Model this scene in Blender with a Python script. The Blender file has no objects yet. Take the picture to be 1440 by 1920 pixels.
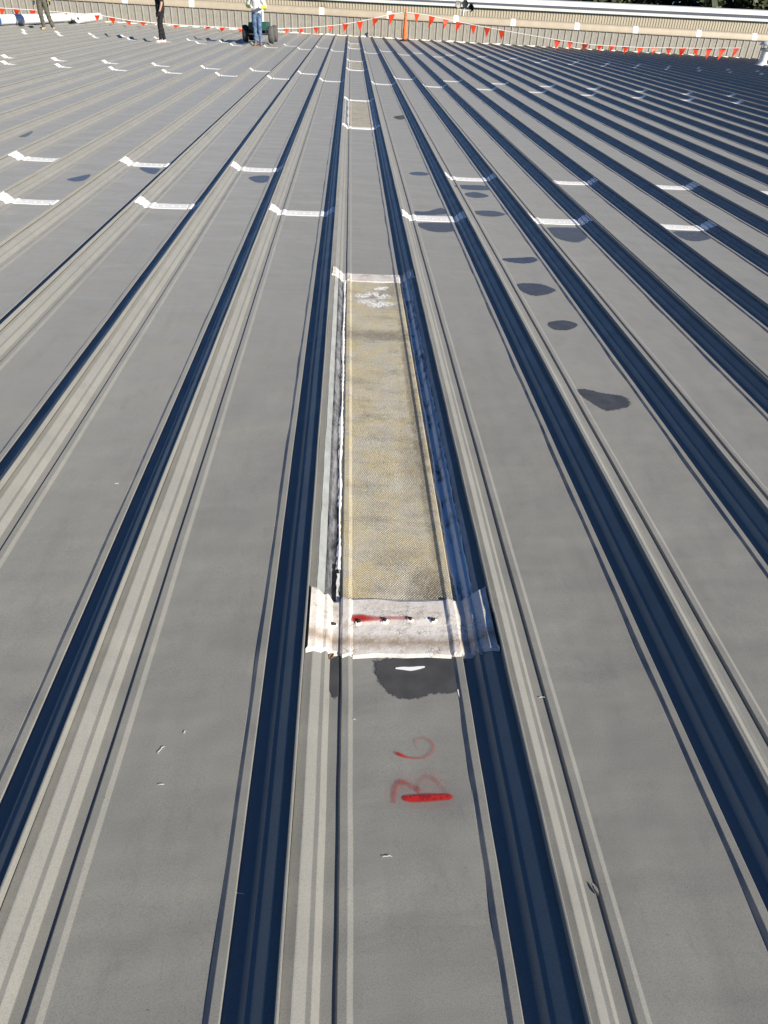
import bpy, math, random
from mathutils import Vector, Matrix
random.seed(7)
S = bpy.context.scene
COL = S.collection
R = math.radians

# ------------------------------------------------------------------ camera
FPX, PITCH, YAW, ROLL, H = 1276.0, 0.64568, 0.074966, 0.060528, 1.6422   # H above the pan
cF = Vector((math.sin(YAW)*math.cos(PITCH), math.cos(YAW)*math.cos(PITCH), -math.sin(PITCH)))
cR0 = Vector((math.cos(YAW), -math.sin(YAW), 0)); cD0 = -cR0.cross(cF)
cR = math.cos(ROLL)*cR0 - math.sin(ROLL)*cD0
cDn = math.sin(ROLL)*cR0 + math.cos(ROLL)*cD0
CAM = Vector((0, 0, H))
cam = bpy.data.cameras.new('camera'); camo = bpy.data.objects.new('camera', cam); COL.objects.link(camo)
m = Matrix((cR, -cDn, -cF)).transposed().to_4x4(); m.translation = CAM
camo.matrix_world = m
cam.sensor_fit = 'VERTICAL'; cam.sensor_height = 24; cam.sensor_width = 18
cam.lens = FPX/1920*24; cam.clip_start = 0.05; cam.clip_end = 3000
S.camera = camo
# ------------------------------------------------------------------ sky and sun
SUN_EL, SUN_AZ = R(24.5), R(41)        # azimuth: from +X towards the camera's back
sdir = Vector((math.cos(SUN_EL)*math.cos(SUN_AZ), -math.cos(SUN_EL)*math.sin(SUN_AZ), math.sin(SUN_EL)))
w = bpy.data.worlds.new('World'); S.world = w; w.use_nodes = True
nt = w.node_tree; bg = nt.nodes['Background']
sky = nt.nodes.new('ShaderNodeTexSky'); sky.sky_type = 'NISHITA'; sky.sun_disc = False
sky.sun_elevation = SUN_EL; sky.sun_rotation = math.atan2(sdir.x, sdir.y)
sky.air_density = 0.8; sky.dust_density = 0.0; sky.ozone_density = 5.0
tint = nt.nodes.new('ShaderNodeMix'); tint.data_type = 'RGBA'; tint.blend_type = 'MULTIPLY'; tint.inputs[0].default_value = 1
tint.inputs[7].default_value = (.66, .89, 1.13, 1)       # deep clear winter blue
nt.links.new(sky.outputs[0], tint.inputs[6]); nt.links.new(tint.outputs[2], bg.inputs[0]); bg.inputs[1].default_value = 0.05
sl = bpy.data.lights.new('sun', 'SUN'); sl.energy = 5.0; sl.angle = R(0.55); sl.color = (1, .93, .81)
so = bpy.data.objects.new('sun', sl); COL.objects.link(so)
so.rotation_euler = (-sdir).to_track_quat('-Z', 'Y').to_euler(); so.location = (20, -20, 30)
S.view_settings.view_transform = 'Standard'; S.view_settings.look = 'None'
S.view_settings.exposure = 0.70; S.view_settings.gamma = 1.0; S.view_settings.use_curve_mapping = False
S.render.resolution_x = 768; S.render.resolution_y = 1024

# ------------------------------------------------------------------ helpers
def ray(px, py):
    return cF*FPX + cR*(px-720) + cDn*(py-960)
def ground(px, py, z=0.0):
    d = ray(px, py); t = (z-H)/d.z
    return CAM + d*t
def atD(px, py, D):
    d = ray(px, py); return CAM + d*(D/d.y)
def topx(p):
    d = Vector(p)-CAM; zz = d.dot(cF)
    if zz < .05: return None
    return 720+FPX*d.dot(cR)/zz, 960+FPX*d.dot(cDn)/zz

def mk(name, verts, faces, mat=None, parent=None, smooth=False, kind=None):
    me = bpy.data.meshes.new(name); me.from_pydata([tuple(v) for v in verts], [], faces); me.update()
    if mat: me.materials.append(mat)
    if smooth: me.polygons.foreach_set('use_smooth', [True]*len(me.polygons))
    o = bpy.data.objects.new(name, me); COL.objects.link(o)
    if parent: o.parent = parent
    if kind: o['kind'] = kind
    return o
def inst(name, me, parent=None, loc=(0,0,0), rot=(0,0,0), scale=(1,1,1)):
    o = bpy.data.objects.new(name, me); COL.objects.link(o)
    o.location = loc; o.rotation_euler = rot; o.scale = scale
    if parent: o.parent = parent
    return o
def empty(name, loc=(0,0,0), rz=0):
    o = bpy.data.objects.new(name, None); COL.objects.link(o); o.location = loc; o.rotation_euler = (0,0,rz)
    o.empty_display_size = .1
    return o
def tag(o, label, cat, group=None):
    o['label'] = label; o['category'] = cat
    if group: o['group'] = group
    return o

class MB:
    def __init__(s): s.v = []; s.f = []
    def add(s, vs, fs):
        b = len(s.v); s.v += [Vector(v) for v in vs]; s.f += [tuple(i+b for i in f) for f in fs]
    def box(s, c, d, rot=None):
        c = Vector(c); hx, hy, hz = d[0]/2, d[1]/2, d[2]/2
        vs = [Vector((x, y, z)) for x in (-hx, hx) for y in (-hy, hy) for z in (-hz, hz)]
        if rot: vs = [rot @ v for v in vs]
        s.add([v+c for v in vs], [(0,1,3,2),(4,6,7,5),(0,4,5,1),(2,3,7,6),(0,2,6,4),(1,5,7,3)])
    def tube(s, pts, r, n=8, cap=True):
        pts = [Vector(p) for p in pts]; rs = r if isinstance(r, (list, tuple)) else [r]*len(pts)
        base = len(s.v); prev = None
        for i, p in enumerate(pts):
            t = (pts[min(i+1, len(pts)-1)]-pts[max(i-1, 0)]).normalized()
            if prev is None:
                a = Vector((0,0,1)) if abs(t.z) < .9 else Vector((1,0,0))
                u = t.cross(a).normalized()
            else:
                u = (prev - t*prev.dot(t)).normalized()
            prev = u; v = t.cross(u)
            for k in range(n):
                an = 2*math.pi*k/n
                s.v.append(p + (u*math.cos(an)+v*math.sin(an))*rs[i])
        for i in range(len(pts)-1):
            for k in range(n):
                a = base+i*n+k; b = base+i*n+(k+1) % n
                s.f.append((a, b, b+n, a+n))
        if cap:
            s.f.append(tuple(base+k for k in range(n))[::-1])
            s.f.append(tuple(base+(len(pts)-1)*n+k for k in range(n)))
    def lathe(s, prof, axis, c, n=20):       # prof: (radius, along)
        axis = Vector(axis).normalized(); a = Vector((0,0,1)) if abs(axis.z) < .9 else Vector((1,0,0))
        u = axis.cross(a).normalized(); v = axis.cross(u); c = Vector(c); base = len(s.v); m_ = len(prof)
        for k in range(n):
            an = 2*math.pi*k/n
            for r, l in prof: s.v.append(c + axis*l + (u*math.cos(an)+v*math.sin(an))*r)
        for k in range(n):
            for j in range(m_-1):
                a0 = base+k*m_+j; b0 = base+((k+1) % n)*m_+j
                s.f.append((a0, b0, b0+1, a0+1))
    def build(s, name, mat, parent=None, smooth=False, kind=None):
        return mk(name, s.v, s.f, mat, parent, smooth, kind)

# ------------------------------------------------------------------ materials
def nodes(name):
    mt = bpy.data.materials.new(name); mt.use_nodes = True
    n = mt.node_tree.nodes; return mt, mt.node_tree, n, n['Principled BSDF']
def plain(name, col, rough=.6, metal=0, var=.12, scale=30, spec=.4, bump=0):
    mt, t, n, p = nodes(name)
    g = n.new('ShaderNodeNewGeometry'); no = n.new('ShaderNodeTexNoise'); no.inputs['Scale'].default_value = scale
    no.inputs['Detail'].default_value = 4
    t.links.new(g.outputs['Position'], no.inputs['Vector'])
    r = n.new('ShaderNodeValToRGB')
    r.color_ramp.elements[0].position = .3; r.color_ramp.elements[1].position = .7
    r.color_ramp.elements[0].color = tuple(c*(1-var) for c in col)+(1,)
    r.color_ramp.elements[1].color = tuple(min(1, c*(1+var)) for c in col)+(1,)
    t.links.new(no.outputs['Fac'], r.inputs[0]); t.links.new(r.outputs[0], p.inputs['Base Color'])
    p.inputs['Roughness'].default_value = rough; p.inputs['Metallic'].default_value = metal
    p.inputs['Specular IOR Level'].default_value = spec
    if bump:
        b = n.new('ShaderNodeBump'); b.inputs['Distance'].default_value = bump
        t.links.new(no.outputs['Fac'], b.inputs['Height']); t.links.new(b.outputs[0], p.inputs['Normal'])
    return mt
def N(t, typ, **kw):
    nd = t.nodes.new(typ)
    for k, v in kw.items():
        if k in ('op',): nd.operation = v
        else: nd.inputs[k].default_value = v
    return nd
def mathn(t, op, a, b=None, clamp=False):
    nd = t.nodes.new('ShaderNodeMath'); nd.operation = op; nd.use_clamp = clamp
    for i, x in enumerate((a, b)):
        if x is None: continue
        if isinstance(x, (int, float)): nd.inputs[i].default_value = x
        else: t.links.new(x, nd.inputs[i])
    return nd.outputs[0]
def mixc(t, fac, a, b):
    nd = t.nodes.new('ShaderNodeMix'); nd.data_type = 'RGBA'
    if isinstance(fac, (int, float)): nd.inputs[0].default_value = fac
    else: t.links.new(fac, nd.inputs[0])
    for i, x in ((6, a), (7, b)):
        if isinstance(x, tuple): nd.inputs[i].default_value = x+((1,) if len(x) == 3 else ())
        else: t.links.new(x, nd.inputs[i])
    return nd.outputs[2]
def noise(t, vec, scale, detail=4, rough=.5):
    nd = t.nodes.new('ShaderNodeTexNoise'); nd.inputs['Scale'].default_value = scale
    nd.inputs['Detail'].default_value = detail; nd.inputs['Roughness'].default_value = rough
    t.links.new(vec, nd.inputs['Vector']); return nd.outputs['Fac']
def ramp(t, x, a, b):
    nd = t.nodes.new('ShaderNodeMapRange'); nd.clamp = True
    nd.inputs[1].default_value = a; nd.inputs[2].default_value = b; nd.inputs[3].default_value = 0; nd.inputs[4].default_value = 1
    t.links.new(x, nd.inputs[0]); return nd.outputs[0]
def stretched(t, sx, sy, sz):
    g = t.nodes.new('ShaderNodeNewGeometry'); mp = t.nodes.new('ShaderNodeMapping')
    mp.inputs['Scale'].default_value = (sx, sy, sz); t.links.new(g.outputs['Position'], mp.inputs['Vector'])
    return mp.outputs[0]

def roof_material():
    mt, t, n, p = nodes('weathered_galvalume')
    pos = stretched(t, 1, 1, 1)
    base = mixc(t, ramp(t, noise(t, pos, 2.2, 5, .6), .32, .68), (.257, .253, .225), (.284, .279, .249))
    grain = noise(t, pos, 330, 2, .6)
    base = mixc(t, mathn(t, 'MULTIPLY', ramp(t, grain, .42, .72), .6), base, (.145, .141, .132))
    grain2 = noise(t, pos, 900, 1)
    base = mixc(t, mathn(t, 'MULTIPLY', ramp(t, grain2, .48, .72), .5), base, (.38, .375, .355))
    # faint transverse dark bands: oil-canning shade painted into the colour
    wave_shade = noise(t, stretched(t, .9, 3.0, 1), 1.5, 7, .66)
    base = mixc(t, mathn(t, 'MULTIPLY', ramp(t, wave_shade, .52, .70), .15), base, (.165, .158, .145))
    scuff = noise(t, stretched(t, 6, 2.5, 1), 3.0, 7, .7)
    base = mixc(t, mathn(t, 'MULTIPLY', ramp(t, scuff, .58, .70), .35), base, (.17, .165, .155))
    spk = noise(t, pos, 130, 1.5, .4)
    base = mixc(t, mathn(t, 'MULTIPLY', ramp(t, spk, .76, .80), .6), base, (.10, .075, .05))
    scr = noise(t, stretched(t, 90, 4.0, 1), 1.6, 3, .6)
    base = mixc(t, mathn(t, 'MULTIPLY', ramp(t, scr, .68, .74), .28), base, (.36, .355, .34))
    scr2 = noise(t, stretched(t, 7, 60, 1), 1.5, 4, .65)
    base = mixc(t, mathn(t, 'MULTIPLY', ramp(t, scr2, .66, .74), .30), base, (.16, .155, .15))
    stain = noise(t, stretched(t, 9, .8, 1), 1.1, 5, .6)
    base = mixc(t, mathn(t, 'MULTIPLY', ramp(t, stain, .56, .70), .22), base, (.19, .178, .155))
    smg = ramp(t, noise(t, stretched(t, 1.6, 1.2, 1), 3.4, 8, .72), .56, .72)
    base = mixc(t, mathn(t, 'MULTIPLY', smg, .30), base, (.15, .148, .148))
    oi = n.new('ShaderNodeObjectInfo')                     # sheets differ a little in weathering
    base = mixc(t, mathn(t, 'MULTIPLY', oi.outputs['Random'], .16), base, (.17, .17, .16))
    t.links.new(base, p.inputs['Base Color'])
    p.inputs['Sheen Tint'].default_value = (1, .96, .88, 1)
    p.inputs['Metallic'].default_value = .10; p.inputs['Diffuse Roughness'].default_value = .15
    p.inputs['Sheen Weight'].default_value = .15; p.inputs['Sheen Roughness'].default_value = .4
    rr = mixc(t, noise(t, pos, 6, 3), (.38, .38, .38), (.50, .50, .50)); t.links.new(rr, p.inputs['Roughness'])
    p.inputs['Specular IOR Level'].default_value = .34
    # oil canning: shallow waves across the pan, and pebble grain
    oc = mathn(t, 'ADD', noise(t, stretched(t, .8, 2.4, .2), 1.35, 2.5, .45), mathn(t, 'MULTIPLY', noise(t, stretched(t, 1.4, 1.1, .2), 2.4, 2), .5))
    b1 = n.new('ShaderNodeBump'); b1.inputs['Distance'].default_value = .025; b1.inputs['Strength'].default_value = 1
    t.links.new(oc, b1.inputs['Height'])
    b2 = n.new('ShaderNodeBump'); b2.inputs['Distance'].default_value = .0004; b2.inputs['Strength'].default_value = .6
    t.links.new(grain, b2.inputs['Height']); t.links.new(b1.outputs[0], b2.inputs['Normal'])
    t.links.new(b2.outputs[0], p.inputs['Normal'])
    return mt
M_roof = roof_material()

def patch_material(name, dirt):
    mt, t, n, p = nodes(name)
    pos = stretched(t, 1, 1, 1)
    base = mixc(t, noise(t, pos, 9, 4), (.80, .79, .76) if not dirt else (.66, .62, .57), (.88, .87, .85) if not dirt else (.77, .74, .70))
    if dirt:
        d1 = ramp(t, noise(t, pos, 7, 8, .72), .42, .70)
        base = mixc(t, mathn(t, 'MULTIPLY', d1, .8), base, (.56, .48, .40))
        d2 = ramp(t, noise(t, pos, 13, 9, .8), .52, .68)
        base = mixc(t, mathn(t, 'MULTIPLY', d2, .75), base, (.22, .16, .11))
        sp = n.new('ShaderNodeSeparateXYZ'); t.links.new(pos, sp.inputs[0])
        by = mathn(t, 'ABSOLUTE', mathn(t, 'SUBTRACT', sp.outputs['Y'], 1.475))
        band = mathn(t, 'SUBTRACT', 1.0, ramp(t, mathn(t, 'ADD', by, mathn(t, 'MULTIPLY', mathn(t, 'SUBTRACT', noise(t, pos, 24, 8, .75), .5), .09)), .0, .035))
        base = mixc(t, mathn(t, 'MULTIPLY', band, .8), base, (.30, .22, .15))
        vo = n.new('ShaderNodeTexVoronoi'); vo.feature = 'DISTANCE_TO_EDGE'; vo.inputs['Scale'].default_value = 60
        wv = n.new('ShaderNodeVectorMath'); wv.operation = 'ADD'
        nn = n.new('ShaderNodeTexNoise'); nn.inputs['Scale'].default_value = 40; t.links.new(pos, nn.inputs['Vector'])
        sc = n.new('ShaderNodeVectorMath'); sc.operation = 'SCALE'; sc.inputs['Scale'].default_value = .02
        t.links.new(nn.outputs['Color'], sc.inputs[0]); t.links.new(pos, wv.inputs[0]); t.links.new(sc.outputs[0], wv.inputs[1])
        t.links.new(wv.outputs[0], vo.inputs['Vector'])
        ck = mathn(t, 'SUBTRACT', 1.0, ramp(t, vo.outputs['Distance'], .0, .07))
        where = ramp(t, noise(t, pos, 12, 5, .6), .50, .62)
        base = mixc(t, mathn(t, 'MULTIPLY', mathn(t, 'MULTIPLY', ck, where), .8), base, (.09, .07, .05))
    else:
        d1 = ramp(t, noise(t, pos, 22, 6, .7), .56, .74)
        base = mixc(t, mathn(t, 'MULTIPLY', d1, .22), base, (.50, .47, .42))
    t.links.new(base, p.inputs['Base Color']); p.inputs['Roughness'].default_value = .55
    b = n.new('ShaderNodeBump'); b.inputs['Distance'].default_value = .0032 if dirt else .0012
    t.links.new(noise(t, pos, 30, 6, .65), b.inputs['Height']); t.links.new(b.outputs[0], p.inputs['Normal'])
    return mt
M_patch = patch_material('white_sealant_tape', False)
M_patch_old = patch_material('weathered_white_membrane', True)
M_bead = plain('white_caulk', (.80, .79, .76), .5, 0, .06, 60, .4, .004)

X0R = -.1141
def glazing_material(name, fresh):
    mt, t, n, p = nodes(name)
    pos = stretched(t, 1, 1, 1)
    sep = n.new('ShaderNodeSeparateXYZ'); t.links.new(pos, sep.inputs[0])
    pale = (.58, .53, .41) if fresh else (.50, .45, .36)
    base = mixc(t, ramp(t, noise(t, pos, 6, 7, .7), .38, .62), pale, (.45, .42, .34) if fresh else (.40, .36, .28))
    yel = mathn(t, 'MULTIPLY', ramp(t, noise(t, stretched(t, 1, .7, 1), 75, 4, .7), .34, .58), ramp(t, noise(t, stretched(t, 1, .7, 1), 6.5, 6, .7), .40, .58))
    base = mixc(t, mathn(t, 'MULTIPLY', yel, .68 if fresh else .25), base, (.56, .41, .10))
    dirt = ramp(t, noise(t, stretched(t, .7, 1.6, 1), 4.6, 9, .74), .50, .70)
    base = mixc(t, mathn(t, 'MULTIPLY', dirt, .8), base, (.15, .13, .10))
    if fresh:
        for cx_, cy_, rx_, ry_, st_ in ((.415, 1.66, .085, .22, .85), (.30, 3.95, .35, .10, .7), (.46, 3.0, .03, 1.6, .75), (.42, 2.55, .07, .35, .45), (.44, 4.75, .10, .25, .5)):
            dx = mathn(t, 'DIVIDE', mathn(t, 'SUBTRACT', sep.outputs['X'], cx_+X0R), rx_); dy = mathn(t, 'DIVIDE', mathn(t, 'SUBTRACT', sep.outputs['Y'], cy_), ry_)
            r2 = mathn(t, 'ADD', mathn(t, 'MULTIPLY', dx, dx), mathn(t, 'MULTIPLY', dy, dy))
            r2 = mathn(t, 'ADD', r2, mathn(t, 'MULTIPLY', mathn(t, 'SUBTRACT', noise(t, pos, 16, 6, .7), .5), 2.6))
            base = mixc(t, mathn(t, 'MULTIPLY', mathn(t, 'SUBTRACT', 1.0, ramp(t, r2, .1, 1.1)), st_), base, (.13, .10, .055))
    # woven strands: 8 mm cells, offset every other row
    P = .0095
    gx = mathn(t, 'SINE', mathn(t, 'MULTIPLY', sep.outputs['X'], 2*math.pi/P))
    gy = mathn(t, 'SINE', mathn(t, 'MULTIPLY', sep.outputs['Y'], 2*math.pi/(P*1.25)))
    wv = mathn(t, 'MULTIPLY', gx, gy)
    jit = noise(t, pos, 180, 3)
    wv2 = mathn(t, 'ADD', wv, mathn(t, 'MULTIPLY', mathn(t, 'SUBTRACT', jit, .5), 3.2))
    base = mixc(t, mathn(t, 'MULTIPLY', ramp(t, wv2, .25, 1.1), .7), base, (.82, .81, .77))
    base = mixc(t, mathn(t, 'MULTIPLY', ramp(t, mathn(t, 'MULTIPLY', wv2, -1), .3, 1.2), .45), base, (.20, .165, .09))
    # stray glass fibres
    fb = noise(t, stretched(t, 22, 160, 1), 3.2, 3, .7)
    base = mixc(t, mathn(t, 'MULTIPLY', ramp(t, fb, .58, .68), .7), base, (.88, .82, .58))
    t.links.new(base, p.inputs['Base Color']); p.inputs['Roughness'].default_value = .5
    p.inputs['Specular IOR Level'].default_value = .4
    b = n.new('ShaderNodeBump'); b.inputs['Distance'].default_value = .0012
    t.links.new(wv2, b.inputs['Height']); t.links.new(b.outputs[0], p.inputs['Normal'])
    return mt
M_glz = glazing_material('fibreglass_weave_yellowed', True)
M_glz2 = glazing_material('fibreglass_weave_grey', False)
def mottled(name, a, b_, lo, hi, sc):
    mt, t, n, p = nodes(name)
    f = ramp(t, noise(t, stretched(t, 1, .45, 1), sc, 8, .7), lo, hi)
    t.links.new(mixc(t, f, a, b_), p.inputs['Base Color']); p.inputs['Roughness'].default_value = .6
    b = n.new('ShaderNodeBump'); b.inputs['Distance'].default_value = .004
    t.links.new(noise(t, stretched(t, 1, .6, 1), sc*1.3, 6, .65), b.inputs['Height']); t.links.new(b.outputs[0], p.inputs['Normal'])
    return mt
M_mott = mottled('stained_butyl_tape', (.03, .03, .032), (.27, .27, .275), .34, .66, 20)
M_mott_pale = mottled('torn_white_flashing_tape', (.06, .06, .063), (.68, .68, .67), .34, .50, 15)
M_pale = mottled('pale_oxidised_flashing', (.22, .23, .22), (.36, .37, .36), .3, .6, 12)
M_black = plain('black_mastic', (.015, .015, .016), .5, 0, .5, 60, .4, .006)

def wet_material(name, strength):
    mt, t, n, p = nodes(name)
    pos = stretched(t, 1, 1, 1)
    base = mixc(t, ramp(t, noise(t, pos, 14, 5), .35, .65), (.066, .066, .065), (.090, .089, .086))
    at = n.new('ShaderNodeAttribute'); at.attribute_name = 'cover'
    t.links.new(base, p.inputs['Base Color'])
    p.inputs['Roughness'].default_value = .10; p.inputs['Specular IOR Level'].default_value = .6
    tr = n.new('ShaderNodeBsdfTransparent'); mx = n.new('ShaderNodeMixShader')
    al = ramp(t, mathn(t, 'ADD', at.outputs['Fac'], mathn(t, 'MULTIPLY', mathn(t, 'SUBTRACT', noise(t, pos, 60, 7, .78), .5), 1.5)), .30, .46)
    al = mathn(t, 'MULTIPLY', al, strength)
    t.links.new(al, mx.inputs[0]); t.links.new(tr.outputs[0], mx.inputs[1]); t.links.new(p.outputs[0], mx.inputs[2])
    t.links.new(mx.outputs[0], n['Material Output'].inputs[0])
    b = n.new('ShaderNodeBump'); b.inputs['Distance'].default_value = .0006
    t.links.new(noise(t, pos, 40, 3), b.inputs['Height']); t.links.new(b.outputs[0], p.inputs['Normal'])
    return mt
M_wet = wet_material('standing_water', .92)
M_damp = wet_material('thin_damp_film', .62)
def spray_material(name, col, nsc=500, amp=1.4):
    mt, t, n, p = nodes(name)
    at = n.new('ShaderNodeAttribute'); at.attribute_name = 'cover'
    pos = stretched(t, 1, 1, 1)
    p.inputs['Base Color'].default_value = col+(1,); p.inputs['Roughness'].default_value = .75; p.inputs['Specular IOR Level'].default_value = .2
    tr = n.new('ShaderNodeBsdfTransparent'); mx = n.new('ShaderNodeMixShader')
    g = mathn(t, 'ADD', at.outputs['Fac'], mathn(t, 'MULTIPLY', mathn(t, 'SUBTRACT', noise(t, pos, nsc, 5, .75), .5), mathn(t, 'MULTIPLY', at.outputs['Fac'], amp)), True)
    t.links.new(g, mx.inputs[0]); t.links.new(tr.outputs[0], mx.inputs[1]); t.links.new(p.outputs[0], mx.inputs[2])
    t.links.new(mx.outputs[0], n['Material Output'].inputs[0])
    return mt
M_spray = spray_material('red_spray_paint', (.46, .022, .02))
M_whitepaint = spray_material('white_paint_drip', (.85, .85, .84))
M_lacy = spray_material('torn_white_paint_skin', (.84, .83, .80), 55, 7.0)

M_wall = plain('parapet_panel_grey', (.31, .292, .25), .55, .05, .10, 5)
M_wall_dark = plain('parapet_joint', (.17, .16, .14), .6, 0, .1, 5)
M_coping = plain('beige_coping', (.42, .36, .27), .5, 0, .07, 3)
M_siding = plain('beige_siding', (.44, .39, .29), .5, 0, .06, 2)
M_gutter = plain('pale_gutter', (.66, .68, .64), .45, 0, .06, 3)
M_greyroof = plain('grey_low_roof', (.17, .17, .18), .6, 0, .2, .8)
M_whiteroof = plain('white_roof', (.80, .80, .78), .5, 0, .05, 1)
M_ground = plain('asphalt_ground', (.07, .07, .065), .9, 0, .3, .3)
M_cord = plain('white_cord', (.75, .74, .70), .7, 0, .05)
def flagmat():
    mt, t, n, p = nodes('orange_red_pennant_film')
    p.inputs['Base Color'].default_value = (.88, .075, .02, 1); p.inputs['Roughness'].default_value = .4
    tl = n.new('ShaderNodeBsdfTranslucent'); tl.inputs[0].default_value = (.95, .09, .025, 1)
    mx = n.new('ShaderNodeMixShader'); mx.inputs[0].default_value = .35
    t.links.new(p.outputs[0], mx.inputs[1]); t.links.new(tl.outputs[0], mx.inputs[2]); t.links.new(mx.outputs[0], n['Material Output'].inputs[0])
    return mt
M_flag = flagmat()
M_orange = plain('orange_plastic', (.85, .16, .04), .45, 0, .1, 8)
M_rubber = plain('black_rubber', (.028, .027, .026), .75, 0, .3, 20)
M_tyre_pale = plain('pale_rubber', (.095, .092, .088), .85, 0, .25, 20)  # lighter rubber for the right-hand cart tyres
M_steel = plain('galvanised_steel', (.5, .5, .5), .4, .7, .1, 20)
M_whiteroll = plain('white_membrane_roll', (.82, .83, .84), .5, 0, .03, 5)
M_blue = plain('blue_band', (.05, .14, .36), .5)
M_core = plain('cardboard_core', (.25, .18, .11), .8)
M_green = plain('green_cart_paint', (.02, .09, .07), .45)
M_jeans = plain('blue_denim', (.10, .16, .27), .85, 0, .55, 9)
M_olive = plain('olive_cotton', (.10, .095, .07), .9, 0, .25, 12)
M_blackcloth = plain('black_cotton', (.012, .012, .015), .85, 0, .3, 12)
M_greycloth = plain('pale_grey_cotton', (.62, .61, .63), .85, 0, .12, 9)
M_neon = plain('neon_yellow_vest', (.62, .85, .06), .6, 0, .08, 10)
M_tanboot = plain('tan_suede', (.50, .36, .20), .8, 0, .1, 15)
M_brownboot = plain('brown_leather', (.26, .13, .06), .6, 0, .2, 15)
M_paleshoe = plain('pale_pink_shoe', (.62, .5, .48), .6, 0, .2, 25)
M_skin = plain('skin', (.45, .27, .19), .55, 0, .08, 20)
M_hair = plain('dark_hair', (.03, .02, .015), .6, 0, .3, 60)
M_hat = plain('white_hard_hat', (.8, .8, .78), .35, 0, .03)
M_pvc = plain('white_vent_paint', (.74, .74, .72), .4, 0, .08, 12)
M_flood = plain('black_floodlight', (.015, .015, .016), .4, 0, .2, 20)
M_bark = plain('grey_bark', (.20, .16, .12), .9, 0, .25, 15)
M_leafbrown = plain('dry_leaf', (.22, .085, .03), .7, 0, .3, 90)
M_shiny = plain('bright_metal_offcut', (.62, .60, .56), .25, .9, .1, 30)
M_scrap = plain('white_scrap', (.85, .85, .84), .6, 0, .03)
M_screw = plain('corroded_screw', (.05, .05, .055), .5, .5, .4, 90)
M_fastwhite = plain('painted_screw_cap', (.80, .79, .77), .5, 0, .06, 60)

# ------------------------------------------------------------------ ground far below and metal roof
PITCHX = .61; X0 = -.1141
def ribx(k): return X0 + k*PITCHX
DEND = 42.55
mk('ground', [(-1500, -300, -7), (1500, -300, -7), (1500, 2500, -7), (-1500, 2500, -7)], [(0,1,2,3)], M_ground, kind='structure')
RIGHT = [(.0033,.0438),(.0270,.0472),(.0300,.0458),(.053,.0255),(.0545,.0246),(.065,.0236),(.0665,.0225),(.0805,.0008),(.082,0),
         (.1125,0),(.1165,.0062),(.118,.0068),(.1365,.0068),(.138,.0062),(.1485,.0006),(.150,0)]
PROF = RIGHT + [(.225,-.0006),(.305,-.001),(.385,-.0006)] + [(PITCHX-x, z) for x, z in RIGHT[::-1]]
SEAM = [(.6067,.0475),(.6062,.069),(.6075,.0716),(.6105,.0722),(.6132,.0712),(.6138,.069),(.6134,.047)]
def profile_z(x):
    for (a, za), (b, zb) in zip(PROF[:-1], PROF[1:]):
        if a <= x <= b: return za+(zb-za)*(x-a)/(b-a)
    return PROF[-1][1]
deck = mk('metal_roof', [(-22,-4,-.06),(30,-4,-.06),(30,DEND,-.06),(-22,DEND,-.06)], [(0,1,2,3)], M_wall_dark, kind='structure')
deck['label'] = 'long grey standing seam metal roof'
FULL = PROF[:-1] + SEAM
nP = len(FULL)
pmes = []
for var in range(5):
    rn = random.Random(100+var); NS = 130; pv = []
    phs = [rn.uniform(0, 6.28) for _ in range(8)]
    for j in range(NS+1):
        y = j/NS
        wob = lambda i, f: math.sin(y*f*6.28+phs[i])+.6*math.sin(y*f*2.3*6.28+phs[(i+3) % 8])
        for x, z in FULL:
            dx = dz = 0
            if .10 < x < .51:
                edge = min(1, min(x-.10, .51-x)/.05)
                dz = edge*.0011*wob(0, 9) if .15 < x < .46 else 0
                dx = .0005*wob(1 if x < .3 else 2, 7)*(1 if x < .16 or x > .45 else 0)
            elif x < .6: dx = .0005*wob(3, 5)
            else: dx = .0005*wob(4, 6)
            pv.append((x+dx, y, z+dz))
    pf = [(r_*nP+i, r_*nP+i+1, (r_+1)*nP+i+1, (r_+1)*nP+i) for r_ in range(NS) for i in range(nP-1)]
    pme = bpy.data.meshes.new('roof_panel'); pme.from_pydata(pv, [], pf); pme.materials.append(M_roof); pme.update(); pmes.append(pme)
prn = random.Random(77)
ROWS_ODD = [6.83, 19.15, 30.3]; ROWS_EVEN = [8.66, 20.8, 31.8]
def visible(x0, x1, y0, y1, mar=60):
    for i in range(13):
        y = y0+(y1-y0)*i/12
        for x in (x0, x1):
            q = topx((x, max(y, .3), .03))
            if q and -mar < q[0] < 1440+mar and -mar < q[1] < 1920+mar*3: return True
    return False
for k in range(-34, 44):
    cuts = [-2.0] + (ROWS_ODD if k % 2 else ROWS_EVEN) + [DEND]
    if k == 0: cuts = [-2.0, 1.55, 4.93, 12.25, 15.6, 22.7, 25.9, 32.5, 36.0, DEND]
    for a, b in zip(cuts[:-1], cuts[1:]):
        if visible(ribx(k), ribx(k+1), a, b):
            inst('roof_panel', prn.choice(pmes), deck, (ribx(k)+prn.uniform(-.0012,.0012), a, prn.uniform(-.0005,.0005)), scale=(1, b-a, 1))

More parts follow.
